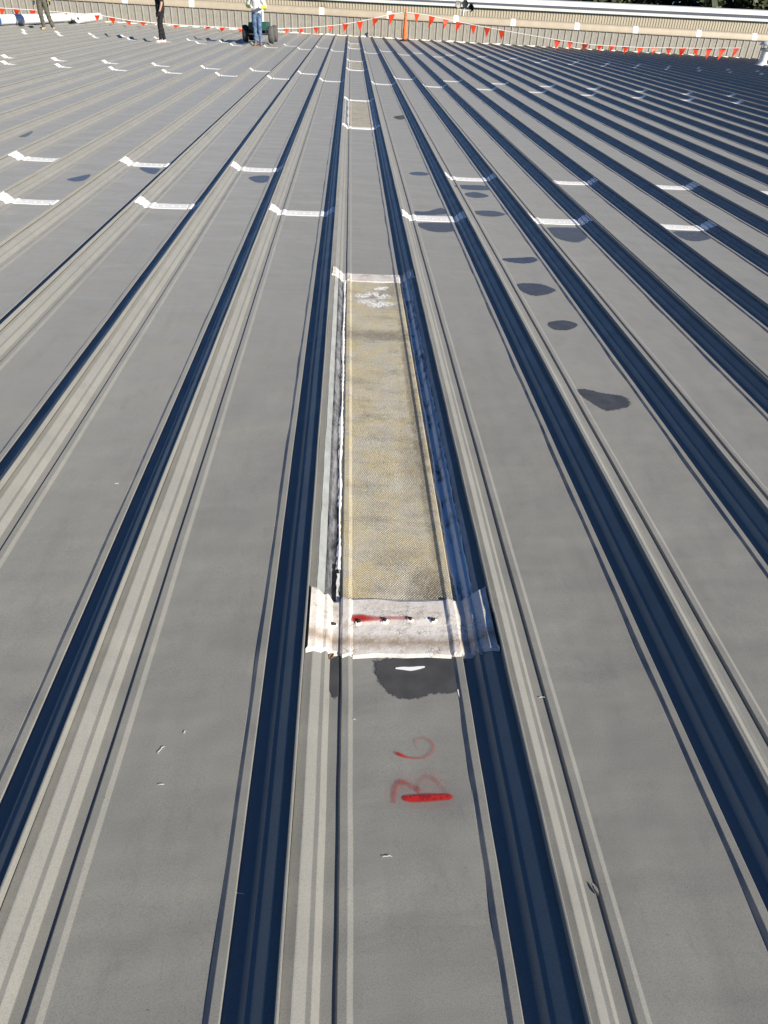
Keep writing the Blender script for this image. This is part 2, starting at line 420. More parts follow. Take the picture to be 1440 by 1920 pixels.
# white sealing strips over the panel end laps
def strip_pts(off, x0=.0055, x1=.6045):
    pts = [(x, z) for x, z in PROF if x0 <= x <= x1]
    pts = [(x0, .062), (x0+.0015, .050)] + pts[1:-1] + [(x1-.0015, .050), (x1, .062)]
    out = []
    for i, (x, z) in enumerate(pts):
        a = pts[max(i-1, 0)]; b = pts[min(i+1, len(pts)-1)]
        tx, tz = b[0]-a[0], b[1]-a[1]; L = math.hypot(tx, tz) or 1
        out.append((x - tz/L*off, z + tx/L*off))
    return out
def make_patch_mesh(width, seed, rag=.012, off=.005, flare=.04):
    rnd = random.Random(seed); pts = strip_pts(off); n = len(pts)
    pts2 = strip_pts(.0012)
    vs = []; fs = []
    e0 = []; e1 = []
    a = b = 0
    for i, (x, z) in enumerate(pts):
        fl = flare*max(0, 1-x/.07) + .5*flare*max(0, 1-(.61-x)/.07)
        a = .6*a + rnd.uniform(-rag, rag)*.7; b = .6*b + rnd.uniform(-rag, rag)*.7
        e0.append(-width/2-fl*.8+a); e1.append(width/2+fl*.6+b)
    rows = [(-1, 0), (0, .03), (0, .5), (0, .97), (1, 1)]
    for ri, t_ in enumerate((0, .04, .35, .5, .65, .96, 1.0)):
        for i in range(n):
            src = pts2 if ri in (0, 6) else pts
            x, z = src[i]
            if ri == 3: z += .001
            y = e0[i]+(e1[i]-e0[i])*t_
            if 0 < ri < 6 and off > .006: z += rnd.uniform(0, .0014); y += rnd.uniform(-.006, .006)
            vs.append((x, y, z))
    for r_ in range(6):
        for i in range(n-1):
            q = r_*n+i; fs.append((q, q+1, q+n+1, q+n))
    return vs, fs
patch_meshes = []
for s_ in range(5):
    vs, fs = make_patch_mesh(.19, s_)
    me = bpy.data.meshes.new('sealing_strip'); me.from_pydata(vs, [], fs); me.materials.append(M_patch); me.update()
    patch_meshes.append(me)
def dome_mesh(name, r, h, mat, n=8):
    b = MB(); b.lathe([(r*1.6, 0), (r*1.55, h*.25), (r, h*.3), (r*.92, h*.85), (r*.4, h), (0.0001, h)], (0,0,1), (0,0,0), n)
    me = bpy.data.meshes.new(name); me.from_pydata([tuple(v) for v in b.v], [], b.f); me.materials.append(mat); me.update(); return me
fast_me = dome_mesh('fastener', .006, .004, M_fastwhite)
rr = random.Random(3)
for k in range(-34, 44):
    if k == 0: continue
    for ri, D in enumerate(ROWS_ODD if k % 2 else ROWS_EVEN):
        D2 = D + rr.uniform(-.05, .05)
        q = topx((ribx(k)+.3, D2, 0))
        if not q or not (-60 < q[0] < 1500): continue
        p_ = inst('sealing_strip', rr.choice(patch_meshes), deck, (ribx(k), D2, 0), scale=(1, rr.uniform(.85, 1.15)*(1 if ri == 0 else 1.1), 1))
        if ri == 0 and abs(k) < 7:
            for j in range(5):
                inst('fastener', fast_me, p_, (.175+j*.066+rr.uniform(-.008,.008), rr.uniform(-.012, .012), .005))

# ------------------------------------------------------------------ skylights
def sheet(pts, y0, y1, ny, off, rnd=None, wob=0):
    vs = []; fs = []; n = len(pts)
    for j in range(ny+1):
        y = y0+(y1-y0)*j/ny
        for i, (x, z) in enumerate(pts):
            dx = (rnd.uniform(-wob, wob) if rnd and i in (0, n-1) else 0)
            vs.append((x+dx, y, z+off))
    for j in range(ny):
        for i in range(n-1):
            q = j*n+i; fs.append((q, q+1, q+n+1, q+n))
    return vs, fs
def sub_prof(a, b):
    pts = [(a, profile_z(a))] + [(x, z) for x, z in PROF if a < x < b] + [(b, profile_z(b))]
    return pts
def skylight(y0, y1, label, near):
    root = empty('skylight', (ribx(0), y0, 0)); tag(root, label, 'skylight', 'translucent skylight panels')
    L = y1-y0; rnd = random.Random(int(y0*10))
    gm = M_glz if near else M_glz2
    ya, yb = .13, L-.10
    glz = sub_prof(.099, .511)
    vs, fs = sheet(glz, ya, yb, 60 if near else 10, .0035)
    v2, f2 = sheet(glz, ya, yb, 60 if near else 10, .0015)
    b = MB(); b.add(vs, fs); b.add(v2, [f[::-1] for f in f2])
    b.build('glazing', gm, root)
    # the two rib flanks: pale flashing and stained tape
    for sgn in (0, 1):
        mir = (lambda pts: pts) if not sgn else (lambda pts: [(PITCHX-x, z) for x, z in pts][::-1])
        vs, fs = sheet(mir(sub_prof(.0300, .0560)), ya, yb, 40, .0022, rnd, .0015); mk('side_flashing', vs, fs, M_pale, root)
        vs, fs = sheet(mir(sub_prof(.0575 if not sgn else .047, .0945)), ya, yb, 110, .0026 if not sgn else .0034, rnd, .003 if not sgn else .007); mk('stained_tape', vs, fs, M_mott_pale if sgn else M_mott, root)
        # caulk bead, uneven, broken near the lower end
        bd = MB(); ny = 150 if near else 40; start = ya+(.27 if near and not sgn else 0)
        w_ = (.0108 if not sgn else .0085)*(1 if near else 2.6)
        ph = rnd.uniform(0, 9)
        ring = []
        for j in range(ny+1):
            y = start+(yb-start)*j/ny
            xc = .098 + .0018*math.sin(y*5+ph) + .0012*math.sin(y*17+ph)
            wd = w_*(.75+.35*math.sin(y*9+ph)*math.sin(y*3.1)+rnd.uniform(-.4, .4))
            if sgn: wd *= (1.6 if (y-ya) < .9 and (y-ya) > .25 else .7) ; xc = PITCHX-xc+.0
            wd = max(wd, .0022)
            prof = [(-wd, .0015), (-wd*.7, .0055), (0, .0085), (wd*.7, .0062), (wd, .003)]
            ring.append([(xc+(-dx if sgn else dx), y, z) for dx, z in prof])
        vs = [p for r_ in ring for p in r_]; fs = []
        for j in range(ny):
            for i in range(4): q = j*5+i; fs.append((q, q+1, q+6, q+5))
        mk('caulk_bead', vs, fs, M_bead, root)
        if near and not sgn:
            vs, fs = sheet(sub_prof(.078, .1035), ya+.03, start+.03, 14, .0048, rnd, .006); mk('exposed_mastic', vs, fs, M_black, root)
            vs, fs = sheet(sub_prof(.0945, .1035), ya, start-.02, 14, .0062, rnd, .003); mk('torn_caulk', vs, fs, M_bead, root)
    # end strips
    pw = .245 if near else .16
    for which, yc, wd in ((0, pw/2, pw), (1, L-.09, .17 if near else .15)):
        vs, fs = make_patch_mesh(wd, 40+which+int(y0), .011, .0075, .030)
        if which == 0 and near:       # lap step under the membrane
            vs = [(x, y, z+(.004 if y > .015 else 0)) for x, y, z in vs]
        vs = [(x, y+yc, z) for x, y, z in vs]
        e = mk('end_strip', vs, fs, M_patch_old if near else M_patch, root)
        if near and which == 0:
            for i_, (px, py) in enumerate(((672,1167),(721,1165),(769,1162),(812,1164),(625,1172))):
                g = ground(px, py, .009)
                f_ = inst('screw', screw_me, e, (g.x-ribx(0), g.y-y0, .0075), (rnd.uniform(-.3,.3), rnd.uniform(-.3,.3), rnd.uniform(0,3)))
                c = MB(); n_ = 9; ring = []
                for q in range(n_):
                    an = 2*math.pi*q/n_; r1 = .007+rnd.uniform(0,.003); r2 = .013+rnd.uniform(-.003,.005)
                    ring.append(((r1*math.cos(an), r1*math.sin(an), .0035+rnd.uniform(0,.007)), (r2*math.cos(an), r2*math.sin(an), .0012)))
                vv = [p for r_ in ring for p in r_]
                ff = [(2*q, 2*q+1, 2*((q+1) % n_)+1, 2*((q+1) % n_)) for q in range(n_)]
                o = mk('torn_collar', vv, ff, M_bead, e); o.location = (g.x-ribx(0), g.y-y0, .0075)
    return root
screw_me = dome_mesh('screw', .0065, .014, M_screw, 6)
skylight(1.42, 5.09, 'large nearest yellowed fibreglass skylight panel with cracked white end strips', True)
skylight(12.05, 15.75, 'second skylight panel from the camera, greyed with a dark dirt band', False)
skylight(22.5, 26.05, 'third skylight panel from the camera, pale grey with white edges', False)
skylight(32.3, 36.1, 'farthest small skylight panel nearest the parapet wall', False)

# white paint skins torn at the far end of the near skylight
def ribbon(name, strokes, mat, label, cat, z=.0018, parent=None):
    vs = []; fs = []; al = []
    for pts, wid, a in strokes:
        P3 = [ground(px, py, z) for px, py in pts]
        n = len(P3); cross = [0, .5, 1, .5, 0]
        # resample
        sub = 6; Q = []; W = []; A = []
        for i in range(n-1):
            for j in range(sub):
                t_ = j/sub
                p0, p1, p2, p3 = P3[max(i-1,0)], P3[i], P3[i+1], P3[min(i+2,n-1)]
                q = .5*((2*p1)+(-p0+p2)*t_+(2*p0-5*p1+4*p2-p3)*t_**2+(-p0+3*p1-3*p2+p3)*t_**3)
                Q.append(q); W.append(wid[i]+(wid[i+1]-wid[i])*t_); A.append(a[i]+(a[i+1]-a[i])*t_)
        Q.append(P3[-1]); W.append(wid[-1]); A.append(a[-1])
        base = len(vs)
        for i, q in enumerate(Q):
            t_ = (Q[min(i+1,len(Q)-1)]-Q[max(i-1,0)]).normalized(); nx = Vector((-t_.y, t_.x, 0))
            end = 0 if i in (0, len(Q)-1) else 1
            for c_, s_ in zip((0, .75, 1, .75, 0), (-1, -.55, 0, .55, 1)):
                p = q+nx*W[i]*s_; p.z = z; vs.append(p); al.append(c_*A[i]*end)
        for i in range(len(Q)-1):
            for j in range(4): b = base+i*5+j; fs.append((b, b+1, b+6, b+5))
    o = mk(name, vs, fs, mat, parent)
    at = o.data.attributes.new('cover', 'FLOAT', 'POINT'); at.data.foreach_set('value', al)
    if label: tag(o, label, cat)
    return o
ribbon('painted_letter', [
    ([(754,1497),(759,1497),(775,1497.5),(800,1496),(825,1495),(843,1494),(850,1494)], [.003,.0095,.013,.0135,.0115,.0105,.003], [.4,1.1,1.2,1.3,1.2,1.1,.4]),
    ([(745,1498),(770,1497),(800,1497),(830,1496),(858,1494)], [.03,.04,.04,.04,.03], [.0,.09,.09,.09,.0]),
    ([(738,1515),(740,1490),(752,1467),(770,1472),(790,1466),(812,1458),(845,1490)], [.035]*7, [0,.06,.07,.06,.05,.05,0]),
    ([(738,1508),(739,1490),(744,1474),(752,1467),(764,1470),(776,1477),(785,1481),(783,1488)], [.0095]*8, [.2,.38,.34,.48,.30,.28,.42,.3]),
    ([(784,1481),(788,1468),(797,1459),(807,1457),(818,1464),(828,1475),(838,1488)], [.009]*7, [.25,.12,.14,.15,.25,.12,.15])],
    M_spray, 'red spray painted letter B lying sideways on the grey pan', 'marking')
ribbon('painted_numeral', [
    ([(738,1410),(750,1415),(757,1418),(768,1421),(780,1422),(795,1421),(808,1412),(813,1400),(808,1390),(798,1385),(786,1385),(779,1390),(783,1402),(789,1408)],
     [.004,.007,.006,.0045,.0045,.0055,.007,.008,.008,.006,.005,.006,.005,.005], [.0,1.0,.7,.42,.34,.28,.22,.22,.2,.17,.15,.2,.08,.0])],
    M_spray, 'red spray painted numeral 6 lying sideways above the painted letter', 'marking')
ribbon('red_paint_smear', [([(650,1159),(662,1159),(680,1159),(705,1160),(735,1159),(765,1159),(795,1160)], [.006,.020,.021,.013,.010,.010,.006], [.0,.8,1.0,.6,.5,.35,.0])],
    M_spray, 'red sprayed streak across the screws of the nearest skylight end strip', 'marking', z=.0142)
ribbon('white_paint_flake', [([(741,1253),(755,1253),(770,1254),(785,1252),(797,1250)], [.003,.007,.009,.007,.003], [1.5,2,2,2,1.5])],
    M_whitepaint, 'white sliver of paint inside the puddle below the nearest skylight', 'paint mark', z=.0034)
ribbon('white_paint_flake', [([(859,1292),(863,1300),(868,1308),(874,1310)], [.003,.008,.010,.004], [1.2,2,2,1])],
    M_whitepaint, 'small white triangular paint splash right of the near puddle', 'paint mark', z=.0030)
ribbon('white_paint_flake', [([(664,553),(685,555),(700,552),(712,556),(730,553)], [.05,.07,.07,.07,.05], [.5,.8,.9,.8,.5]),
    ([(668,566),(690,566),(705,570),(720,570),(735,574)], [.05,.08,.09,.08,.05], [.5,.7,.85,.8,.5]),
    ([(700,543),(715,541),(727,538)], [.02,.04,.02], [.8,1.6,.8])],
    M_lacy, 'torn white paint skin at the far end of the nearest skylight', 'paint mark', z=.0055)

# ------------------------------------------------------------------ puddles left on the pans
def puddle(px, label, mat, z=.0016):
    P3 = [ground(a, b, z) for a, b in px]; n = len(P3)
    c = sum(P3, Vector())/n; rnd = random.Random(int(px[0][0]))
    ring = []
    for i in range(n):
        for j in range(5):
            t_ = j/5; p0, p1, p2, p3 = P3[i-1], P3[i], P3[(i+1) % n], P3[(i+2) % n]
            q = .5*((2*p1)+(-p0+p2)*t_+(2*p0-5*p1+4*p2-p3)*t_**2+(-p0+3*p1-3*p2+p3)*t_**3); q.z = z; ring.append(q)
    vs = [c]; al = [1]
    lv = ((.5, 1), (.80, .85), (.98, .42), (1.16, 0))
    m_ = len(ring)
    for s_, a_ in lv:
        for q in ring:
            v = c+(q-c)*s_; v.z = z; vs.append(v); al.append(a_)
    fs = [(0, 1+i, 1+(i+1) % m_) for i in range(m_)]
    for l in range(len(lv)-1):
        for i in range(m_):
            a = 1+l*m_+i; b = 1+l*m_+(i+1) % m_; fs.append((a, a+m_, b+m_, b))
    o = mk('puddle', vs, fs, mat)
    at = o.data.attributes.new('cover', 'FLOAT', 'POINT'); at.data.foreach_set('value', al)
    tag(o, label, 'puddle', 'dark puddles left on the roof pans'); return o
PUD = [
 ([(703,1250),(712,1238),(760,1230),(862,1230),(868,1285),(862,1301),(815,1300),(780,1311),(745,1308),(722,1292),(707,1270)], 'largest dark puddle directly below the nearest skylight end strip'),
 ([(613,1240),(625,1234),(641,1232),(641,1285),(630,1308),(618,1295)], 'narrow dark wet strip left of the near puddle beside the rib'),
 ([(1082,732),(1100,730),(1130,737),(1165,742),(1181,752),(1178,762),(1150,769),(1132,768),(1110,755),(1095,745)], 'teardrop shaped dark puddle on the right hand pan'),
 ([(1028,606),(1045,601),(1068,602),(1083,609),(1072,617),(1055,619),(1035,616)], 'small oval dark puddle behind the teardrop puddle'),
 ([(968,533),(1010,532),(1036,540),(1041,546),(1012,554),(985,549)], 'half moon dark puddle, third one up the right hand pan'),
 ([(942,485),(975,483),(1000,482),(1007,489),(985,494),(955,491)], 'thin ragged puddle beside the rib, fourth up the right hand pan'),
 ([(1022,427),(1095,428),(1102,443),(1085,454),(1058,451),(1032,440)], 'wide bluish puddle under a white strip two ribs right of the tear'),
 ([(1262,434),(1325,435),(1338,444),(1312,452),(1285,449)], 'bluish puddle under the rightmost white strip of the near row'),
 ([(785,418),(852,419),(855,432),(820,435),(792,428)], 'dark puddle just below the white strip right of the skylight'),
 ([(772,396),(800,396),(828,390),(840,400),(812,403),(778,402)], 'dark puddle just behind the white strip right of the skylight'),
 ([(888,396),(925,395),(948,402),(925,406),(898,403)], 'long dark puddle below the strip in the second row on the right'),
 ([(870,363),(893,360),(917,367),(900,371),(880,369)], 'small oval puddle between two white strips on the right'),
 ([(855,347),(912,348),(917,356),(885,356),(862,353)], 'flat puddle right below a white strip of the second row'),
 ([(768,324),(786,322),(804,325),(798,329),(775,328)], 'tiny dark puddle on the pan right of the empty middle pan'),
 ([(738,219),(757,216),(760,222),(748,224)], 'tiny blue puddle right of the second skylight'),
 ([(466,333),(490,329),(507,331),(500,341),(482,342)], 'bluish puddle under the white strip left of the middle pan'),
 ([(262,314),(300,316),(302,325),(280,325)], 'bluish puddle under a white strip far to the left'),
 ([(126,336),(150,330),(170,327),(160,337),(142,340)], 'bluish puddle lying alone on a left hand pan'),
 ([(34,254),(48,247),(62,246),(52,255),(40,257)], 'small blue puddle at the far left edge'),
]
for i, (px, lb) in enumerate(PUD): puddle(px, lb, M_wet if i < 6 else M_damp)

# ------------------------------------------------------------------ litter on the near pans
def scrap(px, py, size, seed, label, z=.002):
    rnd = random.Random(seed); g = ground(px, py, z); b = MB(); pts = []
    an = rnd.uniform(0, 6.28); p = Vector((0, 0, .001))
    for i in range(7):
        pts.append(p.copy()); an += rnd.uniform(-1.0, 1.0)
        p += Vector((math.cos(an), math.sin(an), 0))*size/6; p.z = .0008+rnd.uniform(0, .0012)
    b.tube(pts, [.0003,.0005,.0007,.0005,.0008,.0005,.0003], 5)
    o = b.build('scrap', M_scrap); o.location = g
    tag(o, label, 'scrap', 'white scraps scattered on the roof')
for i, (px, py, s_, lb) in enumerate([
    (168,1099,.05,'white curled scrap on the rib edge at the left, above a shadow'),
    (296,1414,.045,'knotted white scrap lying on the left hand pan'),
    (297,1472,.025,'tiny white scrap just below the knotted scrap'),
    (345,1376,.016,'tiny white crumb behind the knotted scrap'),
    (717,1608,.04,'white squiggle scrap below the painted letter'),
    (444,1667,.045,'white scrap at the shadow edge of the lower left rib'),
    (265,860,.06,'pale thin scrap on the left pan beside the bead'),
    (215,908,.03,'tiny pale scrap left of the dark shadow, mid left'),
    (464,597,.05,'small white scrap on the rib left of the skylight'),
    (436,660,.045,'small white curl on the rib below another scrap'),
    (653,1270,.03,'tiny white scrap beside the narrow wet strip'),
    (1022,1308,.03,'white scrap on the bead right of the near skylight end'),
    (668,1350,.016,'white speck on the pan behind the painted numeral')]):
    scrap(px, py, s_*.65, i, lb)
def leaf():
    g = ground(617, 1238, .004); b = MB(); n = 6; vs = []; fs = []
    for i in range(n+1):
        t_ = i/n; w_ = .010*math.sin(math.pi*min(1, t_*.95+.03))
        for s_ in (-1, 0, 1): vs.append((s_*w_, t_*.045, .003+.006*abs(s_)+.006*math.sin(t_*4)))
    for i in range(n):
        for j in range(2): q = i*3+j; fs.append((q, q+1, q+4, q+3))
    o = mk('dry_leaf', vs, fs, M_leafbrown); o.location = g; o.scale = (.65,.65,.65); o.rotation_euler = (0, 0, -.5)
    tag(o, 'curled brown dry leaf at the corner of the near end strip', 'leaf')
leaf()
def offcut():
    g = ground(1115, 1668, .002); vs = []; fs = []; n = 5
    for i in range(n+1):
        t_ = i/n; w_ = .008*math.sin(math.pi*(.12+t_*.8))
        vs += [(-w_, (t_-.5)*.045, .004), (0, (t_-.5)*.045, .001), (w_, (t_-.5)*.045, .011)]
    for i in range(n):
        for j in range(2): q = i*3+j; fs.append((q, q+1, q+4, q+3))
    o = mk('metal_offcut', vs, fs, M_shiny); o.location = g; o.scale = (.6,.6,.6); o.rotation_euler = (0, 0, .35)
    tag(o, 'small shiny metal offcut on the rib at the lower right', 'metal scrap')
offcut()

# ------------------------------------------------------------------ parapet wall across the far end
WD = 42.6; WH = .84; WX0, WX1 = -21.0, 27.0
pw = empty('parapet_wall', (0, WD, 0)); tag(pw, 'low grey ribbed parapet wall with beige coping across the roof end', 'wall')
SP = .352
pts = [(0,0),(.03,0),(.045,-.032),(.085,-.032),(.10,0),(.19,0),(.195,-.006),(.215,-.006),(.22,0),(.262,0),(.267,-.006),(.287,-.006),(.292,0),(SP,0)]
n = len(pts); vs = [(x, y, z) for z in (.02, WH) for x, y in pts]
wme = bpy.data.meshes.new('wall_panel'); wme.from_pydata(vs, [], [(i, i+1, n+i+1, n+i) for i in range(n-1)]); wme.materials.append(M_wall); wme.update()
for i in range(int((WX1-WX0)/SP)):
    inst('wall_panel', wme, pw, (WX0+i*SP, 0, 0))
b = MB(); L_ = WX1-WX0; cx = (WX0+WX1)/2
cop = [(-.07, WH-.02), (-.075, WH+.02), (-.06, WH+.10), (-.02, WH+.22), (.05, WH+.27), (.40, WH+.29), (.40, WH-.05)]
b.add([(x, y, z) for x in (WX0, WX1) for y, z in cop], [(i, i+1, len(cop)+i+1, len(cop)+i) for i in range(len(cop)-1)])
b.build('coping', M_coping, pw)
rnd = random.Random(5); vs = []; fs = []; nn = 300
for i in range(nn+1):
    x = WX0+L_*i/nn
    vs += [(x, -.10+rnd.uniform(-.03,.03), .012), (x, -.045, .02+rnd.uniform(0,.015)), (x, -.036, .045+rnd.uniform(-.02,.03))]
for i in range(nn):
    for j in range(2): q = i*3+j; fs.append((q, q+3, q+4, q+1))
mk('base_sealant', vs, fs, M_cord, pw)
jt = [(-.074, WH-.02), (-.079, WH+.02), (-.064, WH+.102), (-.023, WH+.224), (.05, WH+.275), (.3, WH+.289)]
for px in (100, 235, 360, 487, 603, 730, 855, 962, 1082, 1192, 1311, 1416):
    X = atD(px, 30+(px-720)*.049, WD).x
    o = mk('joint_tape', [(dx, y, z+.004) for dx in (-.13, .13) for y, z in jt], [(i, i+1, len(jt)+i+1, len(jt)+i) for i in range(len(jt)-1)], M_patch, pw)
    o.location = (X, 0, 0)

# ------------------------------------------------------------------ higher building beyond
BD = 60.0
def zat(px, py, D): q = atD(px, py, D); return q.x, q.z
xa, za = zat(720, 3.5, BD); xb, zb = zat(1440, 39, BD)
sl_ = (zb-za)/(xb-xa)
def btop(x): return za+(x-xa)*sl_
bl = empty('beige_building', (0, BD, 0)); tag(bl, 'long beige ribbed building wall with pale gutter beyond the parapet', 'building')
vs = []; fs = []; x = -34.0; st = [0, .11, .125, .185, .20]; dep = [0, 0, -.03, -.03, 0]; cols = []
while x < 46:
    for s_, d_ in zip(st[:-1], dep[:-1]): cols.append((x+s_, d_))
    x += .20
for x, d in cols:
    vs += [(x, d, -7), (x, d, btop(x)-.02)]
for i in range(len(cols)-1): fs.append((2*i, 2*i+2, 2*i+3, 2*i+1))
mk('siding', vs, fs, M_siding, bl)
def strip(name, prof, mat, parent, x0=-34, x1=46, f=btop):
    vs = [(x, y, f(x)+z) for x in (x0, x1) for y, z in prof]; k = len(prof)
    return mk(name, vs, [(i, i+1, k+i+1, k+i) for i in range(k-1)], mat, parent)
strip('gutter', [(-.02,-.06),(-.20,-.06),(-.20,.10),(-.17,.10),(-.17,-.02),(0,-.02)], M_gutter, bl)
xa2, za2 = zat(720, -4, 75); xb2, zb2 = zat(1440, 29.5, 75)
sl2 = (zb2-za2)/(xb2-xa2)
def rtop(x): return za2+(x-xa2)*sl2
x0, x1 = -34, 46
mk('low_roof', [(x0, 0, btop(x0)+.03), (x1, 0, btop(x1)+.03), (x1*1.2, 15, rtop(x1*1.2)), (x0*1.2, 15, rtop(x0*1.2))], [(0,1,2,3)], M_greyroof, bl)
wb = empty('white_roof_building', (0, 75.05, 0)); tag(wb, 'bright white roof edge behind the beige building under the trees', 'building')
xa3, za3 = zat(1080, 4.5, 75); xb3, zb3 = zat(1440, 21.5, 75); sl3 = (zb3-za3)/(xb3-xa3)
def wtop(x): return za3+(x-xa3)*sl3
mk('fascia', [(x0*1.25, 0, -7), (x1*1.3, 0, -7), (x1*1.3, 0, wtop(x1*1.3)), (x0*1.25, 0, wtop(x0*1.25))], [(0,1,2,3)], M_whiteroof, wb)
mk('roof', [(x0*1.25, 0.0, wtop(x0*1.25)), (x1*1.3, 0.0, wtop(x1*1.3)), (x1*1.3, 12, wtop(x1*1.3)+.15), (x0*1.25, 12, wtop(x0*1.25)+.15)], [(0,1,2,3)], M_whiteroof, wb)

# floodlight post standing between the parapet and the beige wall
def floodlights():
    D = 47.0; base = atD(868, 31, D); root = empty('floodlight_post', (base.x, D, base.z-2.5))
    tag(root, 'white post carrying three black floodlights behind the parapet', 'floodlight')
    h0 = 2.5; s = .022*1.0
    b = MB(); b.tube([(0,0,0), (0,0,h0+.30)], .055, 10); b.build('post', M_pvc, root)
    top = h0+.28
    for dx, dz, tilt, yaw in ((-.33, .24, -.2, .35), (.05, .28, -.15, 0), (.42, .14, .25, -.4)):
        b = MB(); b.tube([(0,0,top-.02), (dx*.8, 0, top+.02), (dx, 0, top+dz-.12)], .018, 6); b.build('bracket', M_pvc, root)
        hb = MB(); rot = Matrix.Rotation(yaw, 3, 'Z') @ Matrix.Rotation(tilt, 3, 'X')
        prof = [(.10, .16), (.165, -.02), (.175, -.06), (.16, -.06), (.145, -.03), (.0001, -.02)]
        hb.lathe([(.0001, .17)]+prof, rot @ Vector((0, 1, .0)), (dx, 0, top+dz), 10)
        hd = hb.build('lamp_head', M_flood, root)
        vb = MB(); vb.box((dx, .02, top+dz+.17), (.22, .1, .03), rot); vb.build('visor', M_flood, root)
floodlights()

# bare shrubs in front of the beige wall
def bare_shrub(px, py, hgt, spread, label, seed):
    rnd = random.Random(seed); D = 57.5; g = atD(px, py, D)
    root = empty('bare_tree', (g.x, D, -7)); tag(root, label, 'tree', 'bare trees behind the parapet')
    tr = MB(); H0 = g.z+7
    tr.tube([(0,0,0), (.05,0,H0*.5), (0,0,H0-.2)], [.10,.07,.05], 7); tr.build('trunk', M_bark, root)
    cr = MB()
    def grow(p, d, L, r, lev):
        q = p+d*L; cr.tube([p, (p+q)/2+Vector((rnd.uniform(-.05,.05), 0, rnd.uniform(-.03,.05))), q], [r, r*.8, r*.55], 4)
        if lev:
            for _ in range(3):
                nd = (d+Vector((rnd.uniform(-.9,.9), rnd.uniform(-.5,.5), rnd.uniform(-.5,.6)))).normalized()
                grow(p+d*L*rnd.uniform(.4, 1), nd, L*rnd.uniform(.55,.85), r*.6, lev-1)
    for i in range(7):
        an = rnd.uniform(-1.3, 1.3)
        grow(Vector((0,0,H0-.6)), Vector((math.sin(an)*spread, rnd.uniform(-.4,.4), .55+.4*math.cos(an))).normalized(), hgt*.5, .018, 3)
    cr.build('crown', M_bark, root)
bare_shrub(612, 20, 1.1, 1.6, 'bare leafless tree top against the beige wall, left of the orange post', 1)
bare_shrub(975, 34, .6, 1.3, 'small bare brown tree top against the beige wall right of the floodlights', 2)

# far wood
def far_wood():
    mt, t, n, p = nodes('evergreen_foliage')
    oi = n.new('ShaderNodeNewGeometry')
    f = noise(t, stretched(t, 1, 1, 1), .35, 5, .6)
    t.links.new(mixc(t, ramp(t, f, .35, .65), (.022, .032, .014), (.075, .085, .032)), p.inputs['Base Color']); p.inputs['Roughness'].default_value = .7
    rnd = random.Random(11); vs = []; fs = []
    for i in range(110):
        x = -10+i*1.05+rnd.uniform(-1, 1); y = 112+rnd.uniform(0, 24); hgt = rnd.uniform(16, 23); rad = rnd.uniform(2.6, 4.0)
        for _ in range(700):
            h = rnd.random(); r_ = rad*(1-h*.75)*math.sqrt(rnd.random())*rnd.uniform(.7, 1.15); an = rnd.uniform(0, 6.28)
            c = Vector((x+r_*math.cos(an), y+r_*math.sin(an), -6+hgt*(.02+h*.98)))
            u = Vector((rnd.gauss(0,1), rnd.gauss(0,1), rnd.gauss(0,.6))).normalized()*rnd.uniform(.35,.9)
            v = u.cross(Vector((rnd.gauss(0,1), rnd.gauss(0,1), rnd.gauss(0,1)))).normalized()*rnd.uniform(.25,.5)
            b_ = len(vs); vs += [c-u, c+v*.8, c+u, c-v]; fs.append((b_, b_+1, b_+2, b_+3))
        b_ = len(vs)
        for an in range(6):
            a = an*math.pi/3; vs += [(x+.25*math.cos(a), y+.25*math.sin(a), -7), (x+.08*math.cos(a), y+.08*math.sin(a), -7+hgt*.9)]
        for an in range(6): q = b_+2*an; r2 = b_+2*((an+1) % 6); fs.append((q, r2, r2+1, q+1))
    o = mk('far_wood', vs, fs, mt, kind='stuff'); o['label'] = 'dark evergreen wood far behind the white roof'; o['category'] = 'trees'
far_wood()

# ------------------------------------------------------------------ pennant lines and orange post
def safety_post():
    g = ground(758, 77); root = empty('safety_post', (g.x, g.y, 0)); tag(root, 'orange safety post on a black rubber base before the parapet', 'post')
    b = MB(); b.lathe([(.0001, .09), (.10, .09), (.13, .07), (.24, .05), (.26, .0)], (0,0,1), (0,0,0), 14); b.build('base', M_rubber, root)
    b = MB(); b.lathe([(.115,.07),(.11,.25),(.085,.62),(.07,.95),(.062,1.0),(.075,1.02),(.075,1.06),(.05,1.10),(.03,1.22),(.045,1.24),(.045,1.30),(.0001,1.31)], (0,0,1), (0,0,0), 16)
    b.build('stem', M_orange, root)
    return g
pg = safety_post()
pen_meshes = []
for s_ in range(6):
    rnd = random.Random(s_); vs = []; n = 4; w_ = .31; h_ = .52
    tw = rnd.uniform(-.5, .5); curl = rnd.uniform(-.10, .12); sh = rnd.uniform(.62, 1.0)
    for i in range(n+1):
        t_ = i/n
        for u in (-1, 0, 1):
            x = u*w_/2*(1-t_*.96); vs.append((x*math.cos(tw*t_)+curl*t_*t_, x*math.sin(tw*t_)+.04*math.sin(3*t_+s_), -h_*sh*t_))
    fs = []
    for i in range(n):
        for j in range(2): q = i*3+j; fs.append((q, q+1, q+4, q+3))
    me = bpy.data.meshes.new('pennant'); me.from_pydata(vs, [], fs); me.materials.append(M_flag); me.update(); pen_meshes.append(me)
